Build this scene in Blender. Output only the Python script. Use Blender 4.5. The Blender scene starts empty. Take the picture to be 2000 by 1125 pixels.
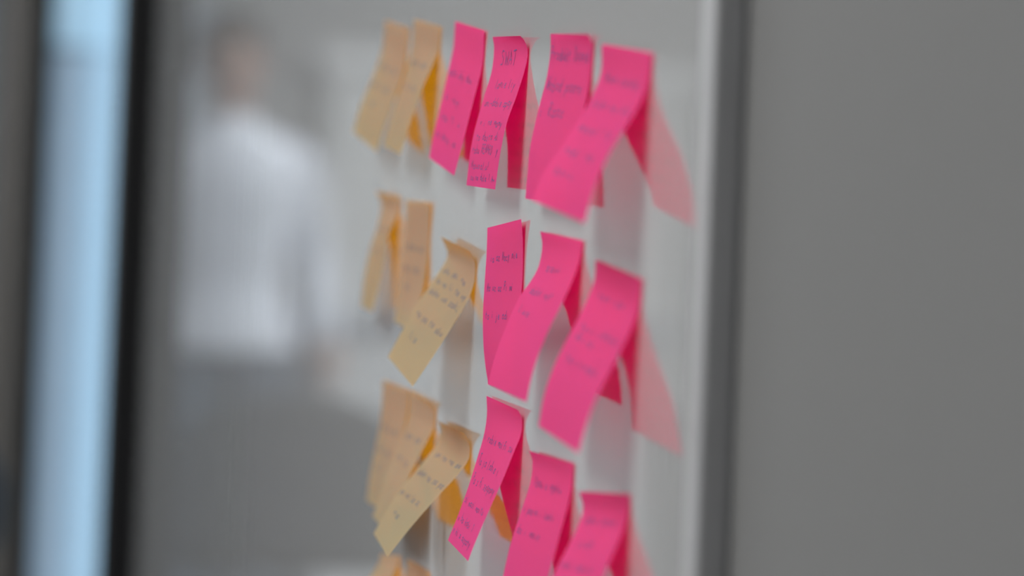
import bpy, bmesh, math, random
from mathutils import Vector, Matrix

random.seed(7)
S = bpy.context.scene
COL = S.collection

# ------------------------------------------------------------------ camera
F_PX = 5400.0
YAW, PITCH, ROLL = math.radians(12.95), math.radians(1.5), math.radians(2.2)
CAM = Vector((0.0, 0.31, 0.90))
fwd = Vector((math.cos(YAW) * math.cos(PITCH), -math.sin(YAW) * math.cos(PITCH), math.sin(PITCH)))
right0 = fwd.cross(Vector((0, 0, 1))).normalized()
up0 = right0.cross(fwd).normalized()
RIGHT = math.cos(ROLL) * right0 + math.sin(ROLL) * up0
UP = -math.sin(ROLL) * right0 + math.cos(ROLL) * up0
cd = bpy.data.cameras.new('camera')
cam = bpy.data.objects.new('camera', cd)
COL.objects.link(cam)
m = Matrix((RIGHT, UP, -fwd)).transposed().to_4x4()
m.translation = CAM
cam.matrix_world = m
cd.sensor_width = 36.0
cd.lens = F_PX * 36.0 / 2000.0
cd.clip_start = 0.02
cd.dof.use_dof = True
cd.dof.focus_distance = 1.392
cd.dof.aperture_fstop = 3.6
cd.dof.aperture_blades = 0
S.camera = cam

# ------------------------------------------------------------------ world, exposure
W = bpy.data.worlds.new('sky')
S.world = W
W.use_nodes = True
bg = W.node_tree.nodes['Background']
bg.inputs['Color'].default_value = (0.50, 0.76, 1.0, 1)
bg.inputs['Strength'].default_value = 1.5
S.view_settings.view_transform = 'Standard'
S.view_settings.look = 'None'
S.view_settings.exposure = 0.0
S.view_settings.gamma = 1.0
S.view_settings.use_curve_mapping = False
KEY_L = 12.0      # radiance of the ceiling panel over the board
ROOM_L = 21.0     # radiance of the unseen panels added to brighten the far room


def ray(px, py):
    return (fwd + RIGHT * ((px - 1000.0) / F_PX) + UP * ((562.5 - py) / F_PX))


def on_board(px, py, y=0.0):
    d = ray(px, py)
    return CAM + d * ((y - CAM.y) / d.y)


def at_depth(px, py, Z):
    return CAM + ray(px, py) * Z


def mirrored(px, py, Z):
    p = at_depth(px, py, Z)
    return Vector((p.x, -p.y, p.z))


# ------------------------------------------------------------------ helpers
def link(o, parent=None):
    COL.objects.link(o)
    if parent:
        o.parent = parent
    return o


def tag(o, label=None, cat=None, group=None, kind=None):
    if label:
        o['label'] = label
    if cat:
        o['category'] = cat
    if group:
        o['group'] = group
    if kind:
        o['kind'] = kind
    return o


def empty(name, loc, rz=0.0):
    o = bpy.data.objects.new(name, None)
    o.empty_display_size = 0.1
    o.location = loc
    o.rotation_euler = (0, 0, rz)
    return link(o)


def mesh_obj(name, bm, mat, parent=None, smooth=False):
    me = bpy.data.meshes.new(name)
    bmesh.ops.recalc_face_normals(bm, faces=bm.faces)
    bm.to_mesh(me)
    bm.free()
    if smooth:
        me.polygons.foreach_set('use_smooth', [True] * len(me.polygons))
    me.materials.append(mat)
    return link(bpy.data.objects.new(name, me), parent)


def box(bm, lo, hi, bevel=0.0, seg=2):
    lo, hi = Vector(lo), Vector(hi)
    c, s = (lo + hi) / 2, hi - lo
    r = bmesh.ops.create_cube(bm, size=1.0, matrix=Matrix.Translation(c) @ Matrix.Diagonal((s.x, s.y, s.z, 1)))
    if bevel > 0:
        es = list({e for v in r['verts'] for e in v.link_edges})
        bmesh.ops.bevel(bm, geom=es, offset=bevel, segments=seg, affect='EDGES', profile=0.5)


def box_obj(name, lo, hi, mat, parent=None, bevel=0.0, seg=2):
    bm = bmesh.new()
    box(bm, lo, hi, bevel, seg)
    return mesh_obj(name, bm, mat, parent, False)


def structure(name, lo, hi, mat, bevel=0.0):
    o = box_obj(name, lo, hi, mat, None, bevel)
    o['kind'] = 'structure'
    return o


def tube(bm, pts, radii, n=12, cap=True):
    """loft elliptical rings along pts; radii are r or (r_side, r_front)."""
    pts = [Vector(p) for p in pts]
    rings = []
    side = Vector((1, 0, 0))
    for i, p in enumerate(pts):
        a = pts[max(i - 1, 0)]
        b = pts[min(i + 1, len(pts) - 1)]
        t = (b - a).normalized()
        s = side - t * side.dot(t)
        if s.length < 0.15:
            s = Vector((0, 1, 0)) - t * t.y
        s.normalize()
        f = t.cross(s).normalized()
        r = radii[i]
        rs, rf = r if isinstance(r, tuple) else (r, r)
        rings.append([bm.verts.new(p + s * (rs * math.cos(2 * math.pi * k / n)) + f * (rf * math.sin(2 * math.pi * k / n)))
                      for k in range(n)])
    for a, b in zip(rings, rings[1:]):
        for k in range(n):
            bm.faces.new((a[k], a[(k + 1) % n], b[(k + 1) % n], b[k]))
    if cap:
        bm.faces.new(rings[0][::-1])
        bm.faces.new(rings[-1])


def ball(bm, c, r, n=16):
    r = r if isinstance(r, tuple) else (r, r, r)
    bmesh.ops.create_uvsphere(bm, u_segments=n, v_segments=max(8, n // 2), radius=1.0,
                              matrix=Matrix.Translation(Vector(c)) @ Matrix.Diagonal((r[0], r[1], r[2], 1)))


def fused(name, bm, mat, parent, voxel=0.008, smooth=4):
    """fuse overlapping lofts into one continuous skin."""
    me = bpy.data.meshes.new(name)
    bmesh.ops.recalc_face_normals(bm, faces=bm.faces)
    bm.to_mesh(me)
    bm.free()
    o = bpy.data.objects.new(name, me)
    COL.objects.link(o)
    r = o.modifiers.new('r', 'REMESH')
    r.mode = 'VOXEL'
    r.voxel_size = voxel
    s = o.modifiers.new('s', 'SMOOTH')
    s.factor = 0.5
    s.iterations = smooth
    dg = bpy.context.evaluated_depsgraph_get()
    me2 = bpy.data.meshes.new_from_object(o.evaluated_get(dg))
    o.modifiers.clear()
    o.data = me2
    bpy.data.meshes.remove(me)
    me2.name = name
    me2.polygons.foreach_set('use_smooth', [True] * len(me2.polygons))
    me2.materials.clear()
    me2.materials.append(mat)
    o.parent = parent
    return o


# ------------------------------------------------------------------ materials
def new_mat(name):
    mt = bpy.data.materials.new(name)
    mt.use_nodes = True
    return mt, mt.node_tree.nodes, mt.node_tree.links


def pbr(name, col, rough=0.5, metal=0.0, spec=0.5, noise=0.0, nscale=20.0, bump=0.0, ior=None):
    mt, N, L = new_mat(name)
    b = N['Principled BSDF']
    b.inputs['Base Color'].default_value = (*col, 1)
    b.inputs['Roughness'].default_value = rough
    b.inputs['Metallic'].default_value = metal
    b.inputs['Specular IOR Level'].default_value = spec
    if ior:
        b.inputs['IOR'].default_value = ior
    if noise or bump:
        tc = N.new('ShaderNodeTexCoord')
        nz = N.new('ShaderNodeTexNoise')
        nz.inputs['Scale'].default_value = nscale
        nz.inputs['Detail'].default_value = 4
        L.new(tc.outputs['Object'], nz.inputs['Vector'])
        if noise:
            mx = N.new('ShaderNodeMix')
            mx.data_type = 'RGBA'
            mx.inputs['A'].default_value = (*[c * (1 - noise) for c in col], 1)
            mx.inputs['B'].default_value = (*[min(1, c * (1 + noise)) for c in col], 1)
            L.new(nz.outputs['Fac'], mx.inputs['Factor'])
            L.new(mx.outputs['Result'], b.inputs['Base Color'])
        if bump:
            bp = N.new('ShaderNodeBump')
            bp.inputs['Strength'].default_value = bump
            bp.inputs['Distance'].default_value = 0.002
            L.new(nz.outputs['Fac'], bp.inputs['Height'])
            L.new(bp.outputs['Normal'], b.inputs['Normal'])
    return mt


def paper(name, col, through, clear):
    """coloured note paper: matt in front light, strongly coloured where light comes through."""
    mt, N, L = new_mat(name)
    N.remove(N['Principled BSDF'])
    out = N['Material Output']
    tc = N.new('ShaderNodeTexCoord')
    nz = N.new('ShaderNodeTexNoise')
    nz.inputs['Scale'].default_value = 900
    L.new(tc.outputs['Object'], nz.inputs['Vector'])
    mx = N.new('ShaderNodeMix')
    mx.data_type = 'RGBA'
    mx.inputs['A'].default_value = (*[c * 0.96 for c in col], 1)
    mx.inputs['B'].default_value = (*[min(1, c * 1.03) for c in col], 1)
    L.new(nz.outputs['Fac'], mx.inputs['Factor'])
    d = N.new('ShaderNodeBsdfDiffuse')
    L.new(mx.outputs['Result'], d.inputs['Color'])
    t = N.new('ShaderNodeBsdfTranslucent')
    t.inputs['Color'].default_value = (*[c * 0.72 for c in through], 1)
    ms = N.new('ShaderNodeAddShader')            # fluorescent stock: reflects and lets through
    L.new(d.outputs['BSDF'], ms.inputs[0])
    L.new(t.outputs['BSDF'], ms.inputs[1])
    tp = N.new('ShaderNodeBsdfTransparent')
    tp.inputs['Color'].default_value = (*through, 1)
    m2 = N.new('ShaderNodeMixShader')
    m2.inputs['Fac'].default_value = clear
    L.new(ms.outputs['Shader'], m2.inputs[1])
    L.new(tp.outputs['BSDF'], m2.inputs[2])
    L.new(m2.outputs['Shader'], out.inputs['Surface'])
    return mt


def emitter(name, col, strength):
    mt, N, L = new_mat(name)
    b = N['Principled BSDF']
    b.inputs['Base Color'].default_value = (0.8, 0.8, 0.8, 1)
    b.inputs['Emission Color'].default_value = (*col, 1)
    b.inputs['Emission Strength'].default_value = strength
    return mt


def pane_mat(name):
    mt, N, L = new_mat(name)
    N.remove(N['Principled BSDF'])
    out = N['Material Output']
    fr = N.new('ShaderNodeFresnel')
    fr.inputs['IOR'].default_value = 1.18
    tr = N.new('ShaderNodeBsdfTransparent')
    tr.inputs['Color'].default_value = (0.94, 0.97, 0.98, 1)
    gl = N.new('ShaderNodeBsdfGlossy')
    gl.inputs['Roughness'].default_value = 0.01
    ms = N.new('ShaderNodeMixShader')
    ge = N.new('ShaderNodeNewGeometry')
    om = N.new('ShaderNodeMath')
    om.operation = 'SUBTRACT'
    om.inputs[0].default_value = 1.0
    L.new(ge.outputs['Backfacing'], om.inputs[1])
    ml = N.new('ShaderNodeMath')
    ml.operation = 'MULTIPLY'
    L.new(fr.outputs['Fac'], ml.inputs[0])
    L.new(om.outputs['Value'], ml.inputs[1])
    L.new(ml.outputs['Value'], ms.inputs['Fac'])
    L.new(tr.outputs['BSDF'], ms.inputs[1])
    L.new(gl.outputs['BSDF'], ms.inputs[2])
    L.new(ms.outputs['Shader'], out.inputs['Surface'])
    return mt


def board_mat():
    mt = pbr('whiteboard_enamel', (0.335, 0.335, 0.335), rough=0.035, spec=0.5, ior=1.62)
    N, L = mt.node_tree.nodes, mt.node_tree.links
    b = N['Principled BSDF']
    tc = N.new('ShaderNodeTexCoord')
    mp = N.new('ShaderNodeMapping')
    mp.inputs['Scale'].default_value = (55.0, 1.0, 0.8)     # faint vertical ripple of the pressed sheet
    nz = N.new('ShaderNodeTexNoise')
    nz.inputs['Scale'].default_value = 1.0
    nz.inputs['Detail'].default_value = 1.5
    L.new(tc.outputs['Object'], mp.inputs['Vector'])
    L.new(mp.outputs['Vector'], nz.inputs['Vector'])
    bp = N.new('ShaderNodeBump')
    bp.inputs['Strength'].default_value = 0.12
    bp.inputs['Distance'].default_value = 0.0004
    L.new(nz.outputs['Fac'], bp.inputs['Height'])
    L.new(bp.outputs['Normal'], b.inputs['Normal'])
    return mt


M = {
    'wall': pbr('grey_wall_paint', (0.168, 0.168, 0.167), 0.85, noise=0.03, nscale=6, bump=0.1),
    'white_wall': pbr('white_wall_paint', (0.74, 0.74, 0.72), 0.85, noise=0.02, nscale=5, bump=0.1),
    'far_wall': pbr('light_grey_wall_paint', (0.37, 0.37, 0.365), 0.85, noise=0.02, nscale=5, bump=0.1),
    'reflector': pbr('matt_white_reflector', (0.72, 0.72, 0.71), 0.8, noise=0.01, nscale=5),
    'ceiling': pbr('ceiling_paint', (0.78, 0.78, 0.77), 0.9, noise=0.02, nscale=8),
    'floor': pbr('grey_carpet', (0.20, 0.205, 0.215), 0.95, noise=0.15, nscale=120, bump=0.3),
    'board': board_mat(),
    'alu': pbr('brushed_aluminium', (0.43, 0.43, 0.44), 0.5, metal=0.2, noise=0.05, nscale=40),
    'black': pbr('black_window_frame', (0.006, 0.006, 0.007), 0.5, spec=0.25, noise=0.1, nscale=30),
    'jamb': pbr('pale_grey_jamb', (0.42, 0.45, 0.49), 0.6, noise=0.03, nscale=10),
    'upper': pbr('painted_sky_light', (0.60, 0.72, 0.78), 0.3, noise=0.05, nscale=8),  # sky brightness put into the colour of the upper jamb
    'pane': pane_mat('window_glass'),
    'curtain': pbr('taupe_curtain_cloth', (0.05, 0.042, 0.036), 0.9, noise=0.15, nscale=60, bump=0.2),
    'pink': paper('pink_note_paper', (0.50, 0.075, 0.23), (1.0, 0.0, 0.10), 0.15),
    'yellow': paper('yellow_note_paper', (0.225, 0.268, 0.20), (0.95, 0.35, 0.001), 0.15),
    'ink': pbr('violet_blue_ink', (0.20, 0.045, 0.23), 0.7, noise=0.2, nscale=300),
    'ink_grey': pbr('grey_blue_ink', (0.15, 0.14, 0.15), 0.7, noise=0.2, nscale=300),
    'diffuser_key': emitter('ceiling_panel_light', (1.0, 0.985, 0.965), KEY_L),
    'diffuser': emitter('added_panel_light_far', (0.93, 0.98, 1.0), ROOM_L),
    'light_frame': pbr('white_metal', (0.8, 0.8, 0.8), 0.4, noise=0.02),
    'skin': pbr('skin', (0.32, 0.18, 0.13), 0.55, noise=0.08, nscale=30),
    'hair': pbr('dark_brown_hair', (0.022, 0.017, 0.014), 0.85, spec=0.15, noise=0.3, nscale=90, bump=0.5),
    'shirt': pbr('white_shirt_cotton', (0.64, 0.67, 0.74), 0.85, noise=0.03, nscale=40, bump=0.2),
    'trousers': pbr('dark_grey_trouser_cloth', (0.07, 0.095, 0.135), 0.9, noise=0.15, nscale=80),
    'shoe': pbr('black_leather', (0.02, 0.02, 0.02), 0.4, noise=0.2, nscale=40),
    'eye': pbr('eye_dark', (0.03, 0.02, 0.02), 0.2, noise=0.1),
    'sclera': pbr('eye_white', (0.75, 0.73, 0.70), 0.3, noise=0.03),
    'lip': pbr('lip', (0.42, 0.19, 0.17), 0.5, noise=0.1),
    'counter_top': pbr('blue_grey_laminate', (0.22, 0.25, 0.31), 0.45, noise=0.05, nscale=12),
    'counter_dark': pbr('dark_grey_laminate', (0.085, 0.11, 0.15), 0.5, noise=0.08, nscale=12),
    'door': pbr('blue_grey_door_paint', (0.40, 0.45, 0.52), 0.5, noise=0.05, nscale=6),
    'steel': pbr('steel_handle', (0.5, 0.5, 0.5), 0.3, metal=1.0, noise=0.05),
    'chair': pbr('black_chair_fabric', (0.012, 0.012, 0.014), 0.85, noise=0.3, nscale=150, bump=0.2),
    'plastic': pbr('black_plastic', (0.015, 0.015, 0.016), 0.45, noise=0.1, nscale=50),
}

# ------------------------------------------------------------------ room shell
X_BACK, X_FAR, Y_OPP, H = -1.6, 9.2, 4.2, 2.7
x_post = on_board(288, 560).x            # where the black window post meets the board
x_j0 = x_post + 0.07                     # near side of the window opening
x_j1 = on_board(76, 560).x               # far jamb
WT = 0.07                                # wall thickness
WB = -0.011                              # wall face lies behind the face of the board
structure('floor', (X_BACK - .1, WB - WT, -0.05), (X_FAR + .1, Y_OPP + .1, 0.0), M['floor'])
structure('ceiling', (X_BACK - .1, WB - WT, H), (X_FAR + .1, Y_OPP + .1, H + .05), M['ceiling'])
structure('wall_opposite', (X_BACK, Y_OPP, 0), (X_FAR, Y_OPP + .1, H), M['white_wall'])
structure('wall_back', (X_BACK - .1, WB - WT, 0), (X_BACK, Y_OPP + .1, H), M['white_wall'])
structure('wall_far', (X_FAR, WB - WT, 0), (X_FAR + .1, Y_OPP + .1, H), M['far_wall'])
structure('wall_right', (X_BACK, WB - WT, 0), (x_j0, WB, H), M['wall'])
structure('wall_right', (x_j1, WB - WT, 0), (X_FAR, WB, H), M['wall'])
structure('wall_right', (x_j0, WB - WT, 2.35), (x_j1, WB, H), M['wall'])
structure('wall_right', (x_j0, WB - WT, 0), (x_j1, WB, 0.30), M['wall'])
structure('baseboard_right', (X_BACK, WB, 0), (x_post - .03, WB + .012, 0.08), M['white_wall'], 0.003)

# window past the end of the board
win = empty('window_1', ((x_j0 + x_j1) / 2, WB, 0.30))
win['kind'] = 'structure'


def wpart(name, lo, hi, mat, bevel=0.0, parent=win):
    o = box_obj(name, Vector(lo) - win.location, Vector(hi) - win.location, mat, parent, bevel)
    return o


wpart('frame_post', (x_post, WB - WT, 0.30), (x_j0, 0.040, 2.35), M['black'], 0.004)
wpart('jamb', (x_j1 - .02, WB - WT, 0.30), (x_j1, WB, 1.47), M['jamb'], 0.002)
wpart('jamb_painted_light', (x_j1 - .02, WB - WT, 1.48), (x_j1, WB, 2.35), M['upper'], 0.002)  # stands in for a bright upper pane, its light painted on
wpart('sill', (x_j0, WB - WT, 0.30), (x_j1 - .02, WB + .02, 0.33), M['jamb'], 0.003)
wpart('head', (x_j0, WB - WT, 2.31), (x_j1 - .02, WB, 2.35), M['jamb'], 0.003)
wpart('pane', (x_j0, WB - WT + .006, 0.33), (x_j1 - .02, WB - WT + .012, 2.31), M['pane'])

# blue-grey door in the far wall, seen only in the glossy board
door = empty('door_1', (X_FAR, 0.36, 0))
door['kind'] = 'structure'
box_obj('door_leaf', (-0.04, -0.33, 0.01), (-0.005, 0.36, 2.05), M['door'], door, 0.003)
box_obj('door_frame', (-0.03, -0.38, 0), (-0.002, -0.33, 2.1), M['jamb'], door, 0.002)
box_obj('door_frame', (-0.03, 0.36, 0), (-0.002, 0.41, 2.1), M['jamb'], door, 0.002)
bm = bmesh.new()
tube(bm, [(-.04, .28, 1.02), (-.085, .28, 1.02), (-.09, .27, 1.02), (-.09, .17, 1.02)], [.009] * 4, 10)
mesh_obj('door_handle', bm, M['steel'], door, True)

# added pale screen on the far wall, its mirror image brightens the glossy board
refl = empty('added_reflector', (X_FAR - .08, 1.75, 0.72))
tag(refl, 'added white screen on the far wall, reflected in the whiteboard', 'reflector')
box_obj('reflector_face', (-.03, -.62, .03), (-.026, .62, 1.12), M['reflector'], refl)
box_obj('case', (-.075, -.66, 1.12), (-.0, .66, 1.20), M['light_frame'], refl, .006)
box_obj('bottom_bar', (-.04, -.63, 0), (-.016, .63, .03), M['light_frame'], refl, .003)

# ------------------------------------------------------------------ ceiling lights
def ceiling_light(x, y, sx, sy, mat, label):
    t = empty('ceiling_light', (x, y, H))
    tag(t, label, 'ceiling light')
    bm = bmesh.new()
    w = 0.03
    for lo, hi in (((-sx / 2 - w, -sy / 2 - w), (sx / 2 + w, -sy / 2)), ((-sx / 2 - w, sy / 2), (sx / 2 + w, sy / 2 + w)),
                   ((-sx / 2 - w, -sy / 2), (-sx / 2, sy / 2)), ((sx / 2, -sy / 2), (sx / 2 + w, sy / 2))):
        box(bm, (lo[0], lo[1], -0.05), (hi[0], hi[1], 0.0))
    mesh_obj('light_frame', bm, M['light_frame'], t)
    box_obj('diffuser', (-sx / 2, -sy / 2, -0.03), (sx / 2, sy / 2, -0.01), mat, t)
    return t


ceiling_light(1.3, 1.9, 1.3, 1.7, M['diffuser_key'], 'large square-framed ceiling panel light above the whiteboard notes')
ceiling_light(5.3, 1.7, 0.6, 1.5, M['diffuser'], 'added long ceiling panel light brightening the person from the middle of the room')  # unseen lamp added to lift the white shirt
ceiling_light(7.2, 2.0, 0.6, 1.5, M['diffuser'], 'added long ceiling panel light brightening the far wall')  # unseen lamp added to lighten the far wall

# ------------------------------------------------------------------ the whiteboard
x_b0 = on_board(1362, 560).x            # near end of the writing surface
BZ0, BZ1 = 0.42, 1.78
board = empty('whiteboard', ((x_b0 + x_post) / 2, WB, BZ0))
tag(board, 'glossy white wall-mounted whiteboard in a grey metal frame, covered in sticky notes', 'whiteboard')


def bpart(name, lo, hi, mat, bevel=0.0):
    return box_obj(name, Vector(lo) - board.location, Vector(hi) - board.location, mat, board, bevel, 3)


bpart('writing_surface', (x_b0, WB, BZ0), (x_post, 0.0, BZ1), M['board'])
fr = bpart('frame_side', (x_b0 - 0.018, WB, BZ0 - .02), (x_b0, 0.0025, BZ1 + .02), M['alu'], 0.002)
bpart('frame_rail', (x_b0 - 0.022, WB, BZ1), (x_post - .002, 0.006, BZ1 + .022), M['alu'], 0.002)
bpart('frame_rail', (x_b0 - 0.018, WB, BZ0 - .022), (x_post - .002, 0.006, BZ0), M['alu'], 0.002)
bpart('pen_tray', (x_b0 + .3, 0.006, BZ0 - .02), (x_b0 + 1.3, 0.075, BZ0 - .008), M['alu'], 0.003)

# ------------------------------------------------------------------ sticky notes
GL = {  # small stroke alphabet, baseline 0, x-height .5
    'a': [[(.42, .42), (.25, .5), (.06, .36), (.06, .12), (.22, 0), (.4, .14), (.42, .48), (.42, .1), (.52, 0)]],
    'b': [[(.08, 1), (.08, 0), (.3, 0), (.44, .2), (.36, .45), (.1, .38)]],
    'c': [[(.42, .42), (.24, .5), (.06, .3), (.1, .06), (.3, 0), (.44, .08)]],
    'd': [[(.42, .4), (.24, .5), (.06, .3), (.1, .05), (.28, 0), (.42, .15), (.44, 1), (.44, 0)]],
    'e': [[(.08, .26), (.42, .3), (.34, .48), (.14, .46), (.06, .2), (.18, 0), (.44, .08)]],
    'f': [[(.42, .92), (.28, 1), (.2, .8), (.18, 0)], [(.05, .5), (.38, .5)]],
    'g': [[(.42, .42), (.22, .5), (.06, .3), (.14, .06), (.38, .14), (.42, .48), (.4, -.3), (.2, -.4), (.05, -.28)]],
    'h': [[(.08, 1), (.08, 0), (.1, .35), (.3, .5), (.4, .38), (.42, 0)]],
    'i': [[(.14, .5), (.12, .1), (.24, 0)], [(.16, .7), (.2, .76)]],
    'j': [[(.24, .5), (.22, -.25), (.06, -.36)], [(.25, .7), (.29, .76)]],
    'k': [[(.08, 1), (.08, 0)], [(.4, .5), (.1, .22), (.42, 0)]],
    'l': [[(.14, 1), (.12, .12), (.26, 0)]],
    'm': [[(.05, .5), (.05, 0), (.1, .4), (.24, .5), (.28, 0), (.34, .4), (.48, .5), (.52, 0)]],
    'n': [[(.06, .5), (.06, 0), (.12, .4), (.32, .5), (.4, .3), (.42, 0)]],
    'o': [[(.26, .5), (.07, .34), (.09, .08), (.28, 0), (.44, .18), (.4, .44), (.22, .5)]],
    'p': [[(.08, .5), (.06, -.4)], [(.08, .4), (.3, .5), (.42, .3), (.3, .05), (.1, .1)]],
    'r': [[(.08, .5), (.08, 0), (.12, .36), (.3, .5), (.4, .44)]],
    's': [[(.4, .44), (.2, .5), (.1, .36), (.36, .16), (.26, 0), (.06, .06)]],
    't': [[(.2, .85), (.18, .08), (.32, 0)], [(.04, .52), (.38, .56)]],
    'u': [[(.08, .5), (.08, .08), (.24, 0), (.4, .14), (.42, .5), (.42, 0)]],
    'w': [[(.04, .5), (.14, 0), (.28, .4), (.4, 0), (.52, .5)]],
    'y': [[(.08, .5), (.24, .06)], [(.44, .5), (.24, 0), (.1, -.4)]],
    'z': [[(.06, .48), (.42, .5), (.08, 0), (.44, .04)]],
    'A': [[(.02, 0), (.26, 1), (.48, 0)], [(.1, .36), (.42, .38)]],
    'S': [[(.46, .9), (.24, 1), (.08, .76), (.4, .4), (.34, .06), (.04, .02)]],
    'W': [[(.02, 1), (.14, 0), (.28, .7), (.42, 0), (.54, 1)]],
    'T': [[(.26, 1), (.24, 0)], [(.02, .98), (.52, 1.04)]],
    'R': [[(.06, 0), (.06, 1), (.36, .95), (.38, .6), (.08, .5), (.46, 0)]],
    'E': [[(.46, 1), (.08, 1), (.08, 0), (.48, 0)], [(.08, .5), (.4, .52)]],
    'D': [[(.08, 0), (.08, 1), (.36, .86), (.44, .4), (.3, .06), (.06, 0)]],
    'P': [[(.08, 0), (.08, 1), (.38, .94), (.4, .6), (.1, .48)]],
    'N': [[(.06, 0), (.08, 1), (.42, 0), (.46, 1)]],
    '!': [[(.15, 1), (.13, .3)], [(.13, .06), (.15, 0)]],
    '-': [[(.06, .3), (.4, .32)]],
    '.': [[(.1, 0), (.14, .05)]],
    ':': [[(.12, .42), (.15, .46)], [(.12, .06), (.15, .1)]],
    '1': [[(.1, .8), (.24, 1), (.22, 0)]],
    '?': [[(.06, .8), (.2, 1), (.38, .8), (.2, .5), (.2, .3)], [(.2, .06), (.22, 0)]],
    '>': [[(.02, .3), (.5, .3), (.36, .46)], [(.5, .3), (.36, .14)]],
}


def write_lines(lines):
    """lines: (text, u0, u1, v, height) in mm -> strokes as (u, v) polylines in mm."""
    out = []
    for text, u0, u1, v, h in lines:
        adv = (u1 - u0) / max(1, len(text))
        drift = random.uniform(-.6, .6)
        for k, ch in enumerate(text):
            gx = u0 + adv * k
            jit = random.uniform(-.5, .5)
            for st in GL.get(ch, []):
                out.append([(gx + p[0] * adv * 1.6 + p[1] * h * .12 + random.uniform(-.12, .12),
                             v + drift * k / len(text) + jit - p[1] * h * .82 + random.uniform(-.15, .15)) for p in st])
    return out


def spline(pts, n):
    """even arc-length samples of a Catmull-Rom curve through pts."""
    P = [pts[0] * 2 - pts[1]] + list(pts) + [pts[-1] * 2 - pts[-2]]
    dense = []
    for i in range(1, len(P) - 2):
        for k in range(12):
            t = k / 12.0
            a, b, c, d = P[i - 1], P[i], P[i + 1], P[i + 2]
            dense.append(0.5 * ((2 * b) + (c - a) * t + (2 * a - 5 * b + 4 * c - d) * t * t + (3 * b - a - 3 * c + d) * t ** 3))
    dense.append(P[-2])
    acc = [0.0]
    for a, b in zip(dense, dense[1:]):
        acc.append(acc[-1] + (b - a).length)
    tot, out, j = acc[-1], [], 0
    for k in range(n):
        s = tot * k / (n - 1)
        while j < len(acc) - 2 and acc[j + 1] < s:
            j += 1
        seg = acc[j + 1] - acc[j]
        f = 0 if seg < 1e-12 else (s - acc[j]) / seg
        out.append(dense[j].lerp(dense[j + 1], f))
    return out, tot


NOTE_LOG = []
EPS = 0.0007


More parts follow.
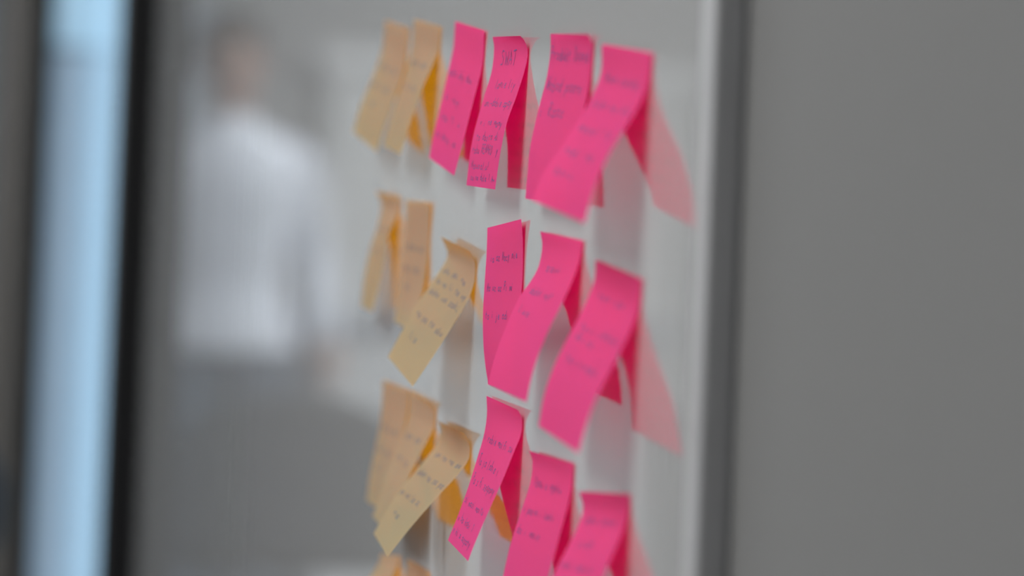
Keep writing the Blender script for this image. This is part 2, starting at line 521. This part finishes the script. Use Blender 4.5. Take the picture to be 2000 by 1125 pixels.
def note(key, colour, Lp, Rp, label, group, lines, rt=None, lt=None, tilt=None):
    """one square note; its two side edges follow the curl seen in the photograph."""
    tl = on_board(*(lt or Lp[0]), EPS)
    tr = on_board(*(rt or Rp[0]), EPS)
    phi = math.atan2(tl.z - tr.z, tl.x - tr.x) if tilt is None else tilt
    edges = []
    for pts, c in ((Lp, tl), (Rp, tr)):
        res = []
        for _ in range(2):
            res = []
            for p in pts:
                d = ray(*p)
                # plane through the edge's own line on the board, square to the board
                k = math.tan(phi)
                # x + k*z = c.x + k*c.z
                s = (c.x + k * c.z - CAM.x - k * CAM.z) / (d.x + k * d.z)
                res.append(CAM + d * s)
            mn = min(q.y for q in res)
            if mn < EPS - 1e-6:
                # move the edge's line so that its nearest point touches the board
                i = min(range(len(res)), key=lambda j: res[j].y)
                q = on_board(*pts[i], EPS)
                c = q
        for q in res:
            q.y = max(q.y, EPS)
        edges.append(res)
    NR, NC = 30, 9
    (EL, lenL), (ER, lenR) = spline(edges[0], NR), spline(edges[1], NR)
    for e in (EL, ER):
        for q in e:
            q.y = max(q.y, EPS)
    NOTE_LOG.append((key, round(lenL * 1000, 1), round(lenR * 1000, 1), round((EL[0] - ER[0]).length * 1000, 1),
                     round((EL[-1] - ER[-1]).length * 1000, 1), round(math.degrees(phi), 1), round(max(EL[-1].y, ER[-1].y) * 1000, 1)))
    org = (EL[0] + ER[0]) / 2

    def surf(u, v):
        a = min(max(v, 0), 1) * (NR - 1)
        i = min(int(a), NR - 2)
        f = a - i
        pl, pr = EL[i].lerp(EL[i + 1], f), ER[i].lerp(ER[i + 1], f)
        q = pl.lerp(pr, u)
        return q - org

    bm = bmesh.new()
    grid = [[bm.verts.new(surf(c / (NC - 1), r / (NR - 1))) for c in range(NC)] for r in range(NR)]
    for r in range(NR - 1):
        for c in range(NC - 1):
            bm.faces.new((grid[r][c], grid[r + 1][c], grid[r + 1][c + 1], grid[r][c + 1]))
    me = bpy.data.meshes.new('sticky_note')
    bm.to_mesh(me)
    bm.free()
    me.polygons.foreach_set('use_smooth', [True] * len(me.polygons))
    me.materials.append(M[colour])
    o = bpy.data.objects.new('sticky_note', me)
    o.location = org
    link(o)
    tag(o, label, 'sticky note', group)
    # handwriting: thin ribbons of ink lying on the front of the paper
    bm = bmesh.new()
    hw = 0.3 if colour == 'pink' else 0.38
    for st in write_lines(lines):
        pts = []
        for a, b in zip(st, st[1:]):
            n = max(1, int(math.hypot(b[0] - a[0], b[1] - a[1]) / 1.6))
            pts += [(a[0] + (b[0] - a[0]) * k / n, a[1] + (b[1] - a[1]) * k / n) for k in range(n)]
        pts.append(st[-1])
        rows = []
        for i, (u, v) in enumerate(pts):
            a, b = pts[max(i - 1, 0)], pts[min(i + 1, len(pts) - 1)]
            dx, dy = b[0] - a[0], b[1] - a[1]
            l = math.hypot(dx, dy) or 1
            nx, ny = -dy / l * hw, dx / l * hw
            rows.append([])
            for sgn in (-1, 1):
                uu, vv = min(max((u + sgn * nx) / 76, 0.01), .99), min(max((v + sgn * ny) / 76, .01), .985)
                q = surf(uu, vv)
                du = surf(min(uu + .01, 1), vv) - surf(max(uu - .01, 0), vv)
                dv = surf(uu, min(vv + .01, 1)) - surf(uu, max(vv - .01, 0))
                nrm = dv.cross(du).normalized()
                if nrm.y < 0:
                    nrm = -nrm
                rows[-1].append(bm.verts.new(q + nrm * 0.00015))
        for a, b in zip(rows, rows[1:]):
            bm.faces.new((a[0], a[1], b[1], b[0]))
    if len(bm.faces):
        mesh_obj('handwriting', bm, M['ink' if colour == 'pink' else 'ink_grey'], o)
    else:
        bm.free()
    return o


G1, G2, G3, G4 = 'notes in the top row', 'notes in the second row', 'notes in the third row', 'notes in the bottom row'
YA = [('obie na', 8, 60, 30, 6), ('mai do', 8, 56, 43, 6), ('zi', 20, 40, 54, 6)]
YB = [('pan ze', 10, 60, 26, 6), ('no ta', 10, 55, 40, 6)]

note('A', 'yellow', [(752, 40), (748, 90), (728, 150), (705, 205), (690, 258)],
     [(797, 55), (794, 100), (787, 145), (768, 200), (750, 250), (736, 297)],
     'leftmost pale yellow sticky note of the top row, blurred and curling outward', G1, YA)
note('B', 'yellow', [(808, 38), (806, 80), (800, 115), (783, 170), (764, 230), (749, 284)],
     [(860, 52), (857, 95), (848, 120), (826, 170), (803, 235), (782, 302)],
     'pale yellow sticky note next to the first pink note of the top row', G1, YB)
note('C', 'pink', [(889, 42), (886, 90), (875, 140), (858, 215), (846, 265), (838, 308)],
     [(946, 60), (944, 110), (939, 142), (924, 200), (905, 275), (887, 343)],
     'first pink sticky note of the top row, beside the pale yellow pair', G1,
     [('meta oby dou', 4, 62, 29, 6), ('zi nuy', 8, 46, 42, 6), ('lubo ti u', 4, 60, 53, 6), ('na dosy wa', 6, 62, 63, 6)])
note('D', 'pink', [(962, 72), (965, 95), (960, 140), (945, 190), (928, 250), (918, 300), (911, 362)],
     [(1016, 70), (1026, 82), (1031, 105), (1024, 140), (1008, 190), (990, 240), (977, 300), (967, 370)],
     'sharp pink sticky note headed with the capitals SWAT, top right corner peeling', G1,
     [('SWAT', 18, 54, 15, 9), ('lanie liy', 20, 66, 26, 6), ('uni-dobie apay', 8, 72, 36, 5.5), ('w i ne mamy', 10, 66, 45.5, 5),
      ('to dosto di', 10, 66, 53, 5), ('robu RENARD :y', 6, 70, 59.5, 5.5), ('Nousolu!', 8, 56, 67, 5),
      ('co na dala 1MA>', 10, 72, 73, 4)], rt=(1033, 74))
note('E', 'pink', [(1075, 66), (1075, 100), (1068, 150), (1050, 220), (1035, 290), (1030, 340), (1026, 388)],
     [(1148, 67), (1157, 88), (1155, 130), (1148, 180), (1135, 240), (1120, 300), (1108, 350), (1100, 402)],
     'pink sticky note half hidden behind the largest pink note of the top row', G1,
     [('Produkt Dooed', 2, 72, 12, 8), ('Wobod poore', 4, 66, 26, 8), ('i Raoo', 4, 46, 38, 8)], rt=(1159, 69))
note('F', 'pink', [(1175, 86), (1175, 130), (1168, 160), (1145, 210), (1110, 265), (1080, 310), (1055, 350), (1038, 390)],
     [(1274, 103), (1270, 140), (1262, 175), (1240, 220), (1215, 260), (1185, 310), (1160, 370), (1142, 436)],
     'largest pink sticky note of the top row, closest to the board frame', G1,
     [('Nowe zasoby', 10, 66, 16, 6), ('plan na do', 8, 68, 28, 6), ('zespol to', 8, 66, 40, 6), ('tadi mo', 8, 60, 52, 6), ('boru', 12, 44, 62, 6)])

note('G', 'yellow', [(734, 372), (745, 398), (738, 440), (722, 490), (712, 540), (706, 598)],
     [(781, 385), (779, 415), (766, 440), (757, 464), (751, 507), (740, 559), (728, 609)],
     'leftmost pale yellow sticky note of the second row, narrow and badly blurred', G2, YB, lt=(747, 376))
note('H', 'yellow', [(793, 391), (791, 462), (783, 529), (778, 574), (770, 628)],
     [(840, 395), (838, 473), (832, 529), (825, 570), (812, 610), (795, 642)],
     'pale yellow sticky note hanging straight, second in the second row', G2, YA)
note('I', 'yellow', [(861, 462), (874, 492), (867, 516), (829, 572), (792, 634), (758, 697)],
     [(917, 490), (925, 504), (929, 521), (927, 548), (914, 585), (888, 630), (850, 690), (806, 755)],
     'in-focus pale yellow sticky note swinging far out, with grey writing, second row', G2,
     [('upo dzi na', 6, 60, 20, 4), ('ka no li ta wy', 6, 72, 27, 4.5), ('dobo na zaki', 6, 72, 34, 5), ('na pa to oku', 8, 70, 48, 5), ('liz', 18, 36, 60, 5)],
     lt=(876, 468), rt=(931, 487))
note('J', 'pink', [(952, 445), (950, 500), (946, 560), (943, 620), (944, 670), (948, 715), (954, 750)],
     [(1018, 428), (1021, 470), (1021, 530), (1018, 572), (1010, 630), (1002, 690), (1000, 730), (1003, 765)],
     'pink sticky note lying almost flat, top edge rising right, second row', G2,
     [('Cia az Nocy nie', 6, 66, 17, 5), ('No uz az Pi mi', 6, 60, 31, 5), ('to i je odi i', 6, 66, 44, 5)], rt=(1022, 429))
note('K', 'pink', [(1055, 452), (1059, 480), (1052, 520), (1036, 550), (1018, 575), (998, 615), (978, 665), (962, 712), (953, 750)],
     [(1138, 470), (1134, 500), (1125, 530), (1112, 562), (1093, 602), (1070, 648), (1052, 692), (1038, 738), (1028, 785)],
     'middle pink sticky note of the second row, overlapping the flat one', G2,
     [('zawi', 18, 52, 17, 5), ('dobo wot', 12, 56, 30, 5), ('luo', 10, 34, 40, 5)])
note('M', 'pink', [(1163, 508), (1161, 545), (1151, 575), (1130, 620), (1105, 667), (1080, 720), (1062, 775), (1052, 832)],
     [(1252, 545), (1250, 585), (1242, 620), (1220, 670), (1193, 722), (1166, 775), (1147, 825), (1130, 885)],
     'large pink sticky note nearest the frame in the second row', G2,
     [('now po', 14, 58, 15, 5), ('ta wi zabonu', 10, 68, 30, 5), ('do na', 10, 40, 35, 5), ('tow wiedzi', 10, 66, 45, 5)])

note('N', 'yellow', [(748, 742), (746, 790), (742, 830), (732, 880), (722, 930), (716, 978)],
     [(797, 762), (796, 800), (786, 850), (772, 900), (758, 950), (748, 1000)],
     'leftmost pale yellow sticky note of the third row, blurred under its neighbours', G3, YA)
note('O', 'yellow', [(802, 762), (800, 800), (790, 840), (773, 885), (752, 935), (736, 985), (728, 1008)],
     [(842, 788), (849, 800), (848, 832), (834, 862), (817, 894), (797, 935), (777, 985), (757, 1045)],
     'pale yellow sticky note squeezed between two others in the third row', G3, YB, rt=(850, 786))
note('P', 'yellow', [(855, 822), (861, 842), (850, 872), (826, 902), (798, 936), (770, 972), (748, 1008), (730, 1042)],
     [(906, 847), (914, 860), (918, 876), (914, 900), (890, 932), (862, 962), (830, 998), (796, 1038), (757, 1088)],
     'pale yellow sticky note swinging far out over its neighbours, third row', G3,
     [('za to na do', 12, 72, 20, 4), ('dobo na za pa', 6, 72, 34, 5), ('po na la zi', 4, 60, 48, 5), ('no', 20, 40, 60, 5)],
     lt=(863, 826), rt=(920, 850))
note('Q', 'pink', [(950, 773), (951, 810), (945, 850), (932, 895), (915, 950), (895, 1005), (883, 1035), (875, 1055)],
     [(1012, 801), (1017, 811), (1020, 826), (1017, 850), (1003, 885), (985, 930), (965, 975), (945, 1020), (928, 1060), (914, 1096)],
     'sharp slim pink sticky note with six lines of handwriting, third row', G3,
     [('i robie moifi zu', 4, 72, 22, 5.5), ('Ta ja lobie i', 6, 62, 34, 6), ('Pa z fi zespony', 6, 70, 44, 6), ('zi masi moitu', 4, 66, 55, 5),
      ('w bo hobi 1', 4, 58, 64, 5), ('n hi a aspaty', 4, 66, 71, 5)], rt=(1022, 806))
note('S', 'pink', [(1033, 880), (1040, 900), (1038, 932), (1030, 962), (1015, 1007), (1000, 1052), (990, 1092), (982, 1130), (976, 1172)],
     [(1119, 905), (1118, 940), (1112, 975), (1100, 1020), (1088, 1065), (1076, 1108), (1066, 1150), (1058, 1200)],
     'pink sticky note with three short lines of writing, bottom cut off, third row', G3,
     [('lbou a ogole', 8, 60, 17, 6), ('i pocie i luole', 4, 60, 31, 6), ('do i moie', 4, 46, 42, 6)], lt=(1041, 884))
note('T', 'pink', [(1130, 960), (1138, 985), (1136, 1007), (1122, 1042), (1100, 1085), (1078, 1128), (1058, 1170), (1042, 1215), (1030, 1258)],
     [(1229, 965), (1226, 1000), (1215, 1040), (1196, 1085), (1178, 1128), (1158, 1178), (1140, 1230), (1125, 1290)],
     'blurred pink sticky note lowest and nearest the frame, third row', G3,
     [('dobo zasou', 10, 62, 15, 6), ('luob', 14, 42, 27, 6), ('nowi zapiso', 6, 58, 38, 6)], lt=(1140, 962))
note('U', 'yellow', [(744, 1082), (740, 1100), (722, 1130), (700, 1180), (688, 1230), (680, 1290)],
     [(779, 1086), (777, 1105), (766, 1130), (745, 1185), (730, 1240), (720, 1315)],
     'lower left pale yellow sticky note cut by the bottom of the picture', G4, YA)
note('V', 'yellow', [(795, 1092), (793, 1125), (780, 1170), (765, 1230), (755, 1320)],
     [(838, 1118), (836, 1150), (820, 1200), (806, 1260), (795, 1345)],
     'pale yellow sticky note barely showing at the bottom beside the lower left one', G4, YB)

# ------------------------------------------------------------------ curtain beside the window
cx0, cx1 = x_j1 - 0.01, x_j1 + 1.5
cur = empty('curtain', ((cx0 + cx1) / 2, WB + .035, 0.05))
tag(cur, 'dark taupe curtain hanging in folds on the far side of the window', 'curtain')
bm = bmesh.new()
nz, nx = 8, 90
g = []
for j in range(nz):
    z = 0.0 + 2.35 * j / (nz - 1)
    row = []
    for i in range(nx):
        t = i / (nx - 1)
        amp = 0.016 + 0.006 * math.sin(j * .7)
        row.append(bm.verts.new(((t - .5) * (cx1 - cx0) + .01 * math.sin(j + i * .3), amp * math.sin(t * 2 * math.pi * 9.5 + .15 * j), z)))
    g.append(row)
for j in range(nz - 1):
    for i in range(nx - 1):
        bm.faces.new((g[j][i], g[j][i + 1], g[j + 1][i + 1], g[j + 1][i]))
cc = mesh_obj('curtain_cloth', bm, M['curtain'], cur, True)
sm = cc.modifiers.new('thickness', 'SOLIDIFY')
sm.thickness = 0.003
bm = bmesh.new()
tube(bm, [(-1.0 * (cx1 - cx0) / 2 - .1, 0, 2.37), ((cx1 - cx0) / 2 + .1, 0, 2.37)], [.012, .012], 12)
mesh_obj('curtain_rod', bm, M['plastic'], cur, True)

# ------------------------------------------------------------------ office chair, lower left corner
cx = on_board(188, 560).x
ch = empty('office_chair', (cx, 0.34, 0), math.radians(-90))
tag(ch, 'black fabric office chair at the lower left, in front of the window', 'chair')
bm = bmesh.new()
box(bm, (-.24, -.24, .43), (.24, .24, .52), .04, 4)
mesh_obj('seat', bm, M['chair'], ch, True)
bm = bmesh.new()
tube(bm, [(0, .24, .56), (0, .245, .60), (0, .25, .68), (0, .26, .75), (0, .27, .80), (0, .275, .825), (0, .276, .835)],
     [(.20, .02), (.23, .03), (.235, .032), (.20, .03), (.15, .028), (.09, .02), (.03, .008)], 28)
mesh_obj('backrest', bm, M['chair'], ch, True)
bm = bmesh.new()
tube(bm, [(0, .1, .44), (0, .24, .46), (0, .30, .55), (0, .285, .75)], [.018] * 4, 10)
mesh_obj('back_support', bm, M['plastic'], ch, True)
bm = bmesh.new()
tube(bm, [(0, 0, .1), (0, 0, .25), (0, 0, .251), (0, 0, .44)], [.03, .03, .018, .018], 14)
mesh_obj('gas_column', bm, M['plastic'], ch, True)
for k in range(5):
    a = 2 * math.pi * k / 5
    c, s = math.cos(a), math.sin(a)
    bm = bmesh.new()
    tube(bm, [(0.02 * c, .02 * s, .12), (.16 * c, .16 * s, .10), (.29 * c, .29 * s, .075)], [.026, .02, .014], 10)
    lg = mesh_obj('leg', bm, M['plastic'], ch, True)
    bm = bmesh.new()
    bmesh.ops.create_cone(bm, cap_ends=True, segments=16, radius1=.03, radius2=.03, depth=.04,
                          matrix=Matrix.Translation((.29 * c, .29 * s, .03)) @ Matrix.Rotation(a, 4, 'Z') @ Matrix.Rotation(math.pi / 2, 4, 'X'))
    mesh_obj('caster', bm, M['plastic'], lg)

# ------------------------------------------------------------------ person, mirrored in the board
PZ = 7.25
pb = mirrored(435, 560, PZ)
person = empty('person', (pb.x, pb.y, 0), math.radians(-90))
person.scale = (.99, .99, .985)
tag(person, 'dark-haired person in a white shirt and dark trousers, standing, reflected in the whiteboard', 'person')


def hand(bm, wrist, d, palm_n, side, r=1.0):
    """palm, four unequal bent fingers and a thumb; d = pointing direction, palm_n = palm facing, side = thumb side."""
    w, d, n, s = Vector(wrist), Vector(d).normalized(), Vector(palm_n).normalized(), Vector(side).normalized()
    tube(bm, [w - d * .01, w + d * .03, w + d * .07, w + d * .095], [.026, (.034), (.036), .03], 12)
    for k, (off, ln) in enumerate(((.030, .070), (.010, .080), (-.010, .074), (-.029, .058))):
        b = w + d * .078 + s * off
        p1 = b + d * ln * .5 + n * .004
        p2 = p1 + (d * .85 + n * .5).normalized() * ln * .32
        p3 = p2 + (d * .6 + n * .8).normalized() * ln * .26
        tube(bm, [b, p1, p2, p3], [.0095, .009, .008, .006], 8)
    t0 = w + d * .028 + s * .024
    t1 = t0 + (d * .6 + s * .8).normalized() * .04
    t2 = t1 + (d * .9 + s * .25 + n * .3).normalized() * .03
    tube(bm, [t0, t1, t2], [.013, .0105, .008], 8)


hip_z = .92
SH_L, EL_L, WR_L = (.178, .01, 1.415), (.235, .04, 1.16), (.245, -.04, .93)
SH_R, EL_R, WR_R = (-.178, .01, 1.415), (-.25, .04, 1.16), (-.275, -.05, .93)


def arm(bm, sh, el, wr, add=0.0, end=1.0):
    sh, el, wr = Vector(sh), Vector(el), Vector(wr)
    w2 = el.lerp(wr, end)
    ball(bm, sh + Vector((-.012 * (1 if sh.x > 0 else -1), 0, -.005)), .056 + add, 16)
    tube(bm, [Vector((sh.x * .35, 0, sh.z + .045)), sh.lerp(Vector((0, 0, sh.z)), .2)], [.042 + add, .05 + add], 14)
    tube(bm, [sh, sh.lerp(el, .15), sh.lerp(el, .5), el, el.lerp(w2, .35), w2],
         [.05 + add, .053 + add, .047 + add, .041 + add, .040 + add, .029 + add], 14)


def leg(bm, s, add=0.0, z_end=0.07):
    tube(bm, [(s * .085, .0, .95), (s * .095, 0, .80), (s * .10, -.005, .52), (s * .10, .0, .47), (s * .10, .012, .34), (s * .10, .01, z_end)],
         [(.085 + add, .095 + add), (.082 + add, .09 + add), (.056 + add), (.054 + add), (.055 + add), (.038 + add)], 16)


def torso(bm, add=0.0, z0=.88):
    prof = [(z0, .155, .105), (.98, .155, .108), (1.10, .142, .098), (1.22, .158, .108), (1.34, .178, .115), (1.42, .175, .10), (1.48, .11, .075), (1.51, .062, .06)]
    tube(bm, [(0, 0.0, p[0]) for p in prof], [(p[1] + add, p[2] + add) for p in prof], 24)


bm = bmesh.new()
torso(bm)
tube(bm, [(0, .0, 1.44), (0, -.005, 1.52), (0, -.02, 1.60)], [.06, .054, .056], 14)
ball(bm, (0, -.015, 1.685), (.074, .092, .098), 20)                       # skull
tube(bm, [(0, -.05, 1.70), (0, -.055, 1.63), (0, -.075, 1.575)], [(.064, .055), (.056, .05), (.03, .03)], 14)   # jaw
tube(bm, [(0, -.105, 1.70), (0, -.122, 1.665), (0, -.112, 1.648)], [(.009, .008), (.015, .012), (.012, .01)], 8)   # nose
for s in (-1, 1):
    tube(bm, [(s * .074, -.002, 1.70), (s * .082, .006, 1.685), (s * .076, -.002, 1.645)], [(.008, .018), (.009, .022), (.007, .012)], 8)  # ear
    leg(bm, s)
    tube(bm, [(s * .10, .05, .045), (s * .10, -.05, .045), (s * .105, -.15, .03)], [.04, .042, .03], 12)
arm(bm, SH_L, EL_L, WR_L)
arm(bm, SH_R, EL_R, WR_R)
hand(bm, WR_L, (.0, -.15, -1), (-1, 0, 0), (0, -1, .1))
hand(bm, WR_R, (0, -.15, -1), (1, 0, 0), (0, -1, .1))
fused('body', bm, M['skin'], person, .0065, 3)
bm = bmesh.new()
torso(bm, .018, .96)
tube(bm, [(0, 0, .905), (0, 0, .93), (0, 0, 1.02)], [(.204, .142), (.204, .142), (.176, .128)], 24)
arm(bm, SH_L, EL_L, WR_L, .014, .96)
arm(bm, SH_R, EL_R, WR_R, .014, .96)
tube(bm, [(0, .005, 1.47), (0, -.005, 1.545)], [.075, .066], 16)
fused('shirt', bm, M['shirt'], person, .009, 3)
bm = bmesh.new()
tube(bm, [(0, 0, .86), (0, 0, .97)], [(.165, .118), (.162, .113)], 20)
for s in (-1, 1):
    leg(bm, s, .016, .06)
fused('trousers', bm, M['trousers'], person, .009, 3)
bm = bmesh.new()
ball(bm, (0, .004, 1.706), (.099, .115, .120), 48)
for v in bm.verts:                                   # loose, slightly tousled locks
    d = (v.co - Vector((0, .004, 1.706))).normalized()
    v.co += d * (.0045 * math.sin(26 * d.x + 9 * d.z) + .003 * math.sin(41 * d.y + 17 * d.x))
cut = bmesh.ops.bisect_plane(bm, geom=bm.verts[:] + bm.edges[:] + bm.faces[:], plane_co=(0, -.085, 1.735), plane_no=Vector((0, -.62, -.78)), clear_outer=True)
bmesh.ops.holes_fill(bm, edges=[e for e in bm.edges if e.is_boundary])
hair = mesh_obj('hair', bm, M['hair'], person, True)
for s in (-1, 1):
    bm = bmesh.new()
    ball(bm, (s * .031, -.0915, 1.688), (.013, .010, .0065), 14)
    ey = mesh_obj('eye', bm, M['sclera'], person, True)
    bm = bmesh.new()
    ball(bm, (s * .031, -.0985, 1.688), (.006, .0045, .006), 12)
    mesh_obj('iris', bm, M['eye'], ey, True)
    bm = bmesh.new()
    tube(bm, [(s * .016, -.105, 1.708), (s * .032, -.101, 1.711), (s * .048, -.089, 1.707)], [.0035, .0042, .0025], 8)
    mesh_obj('eyebrow', bm, M['hair'], person, True)
bm = bmesh.new()
ball(bm, (0, -.101, 1.6225), (.021, .008, .0042), 14)
ball(bm, (0, -.1, 1.6155), (.018, .0085, .005), 14)
mesh_obj('mouth', bm, M['lip'], person, True)
for s in (-1, 1):
    bm = bmesh.new()
    tube(bm, [(s * .10, .075, .04), (s * .10, .03, .05), (s * .10, -.06, .05), (s * .105, -.14, .036), (s * .105, -.185, .028)],
         [(.034, .034), (.045, .05), (.048, .05), (.05, .036), (.03, .024)], 14)
    mesh_obj('shoe', bm, M['shoe'], person, True)

# ------------------------------------------------------------------ counter beside the person
c0 = Vector((pb.x + .55, pb.y - .15, 0))
ct = empty('counter', c0)
tag(ct, 'blue-grey topped standing counter behind the person, reflected in the whiteboard', 'counter')
box_obj('counter_top', (-.33, -.04, .97), (.33, 1.45, 1.01), M['counter_top'], ct, .004)
box_obj('end_panel', (-.28, 0.0, 0), (.28, .04, .97), M['counter_dark'], ct, .003)
box_obj('front_panel', (-.28, .04, .06), (-.25, .46, .97), M['counter_dark'], ct, .003)
box_obj('front_panel', (-.28, .465, .06), (-.25, 1.36, .97), M['light_frame'], ct, .003)
box_obj('end_panel', (-.28, 1.36, 0), (.28, 1.40, .97), M['light_frame'], ct, .003)

if __name__ == '__main__':
    for r in NOTE_LOG:
        print('NOTE', *r)
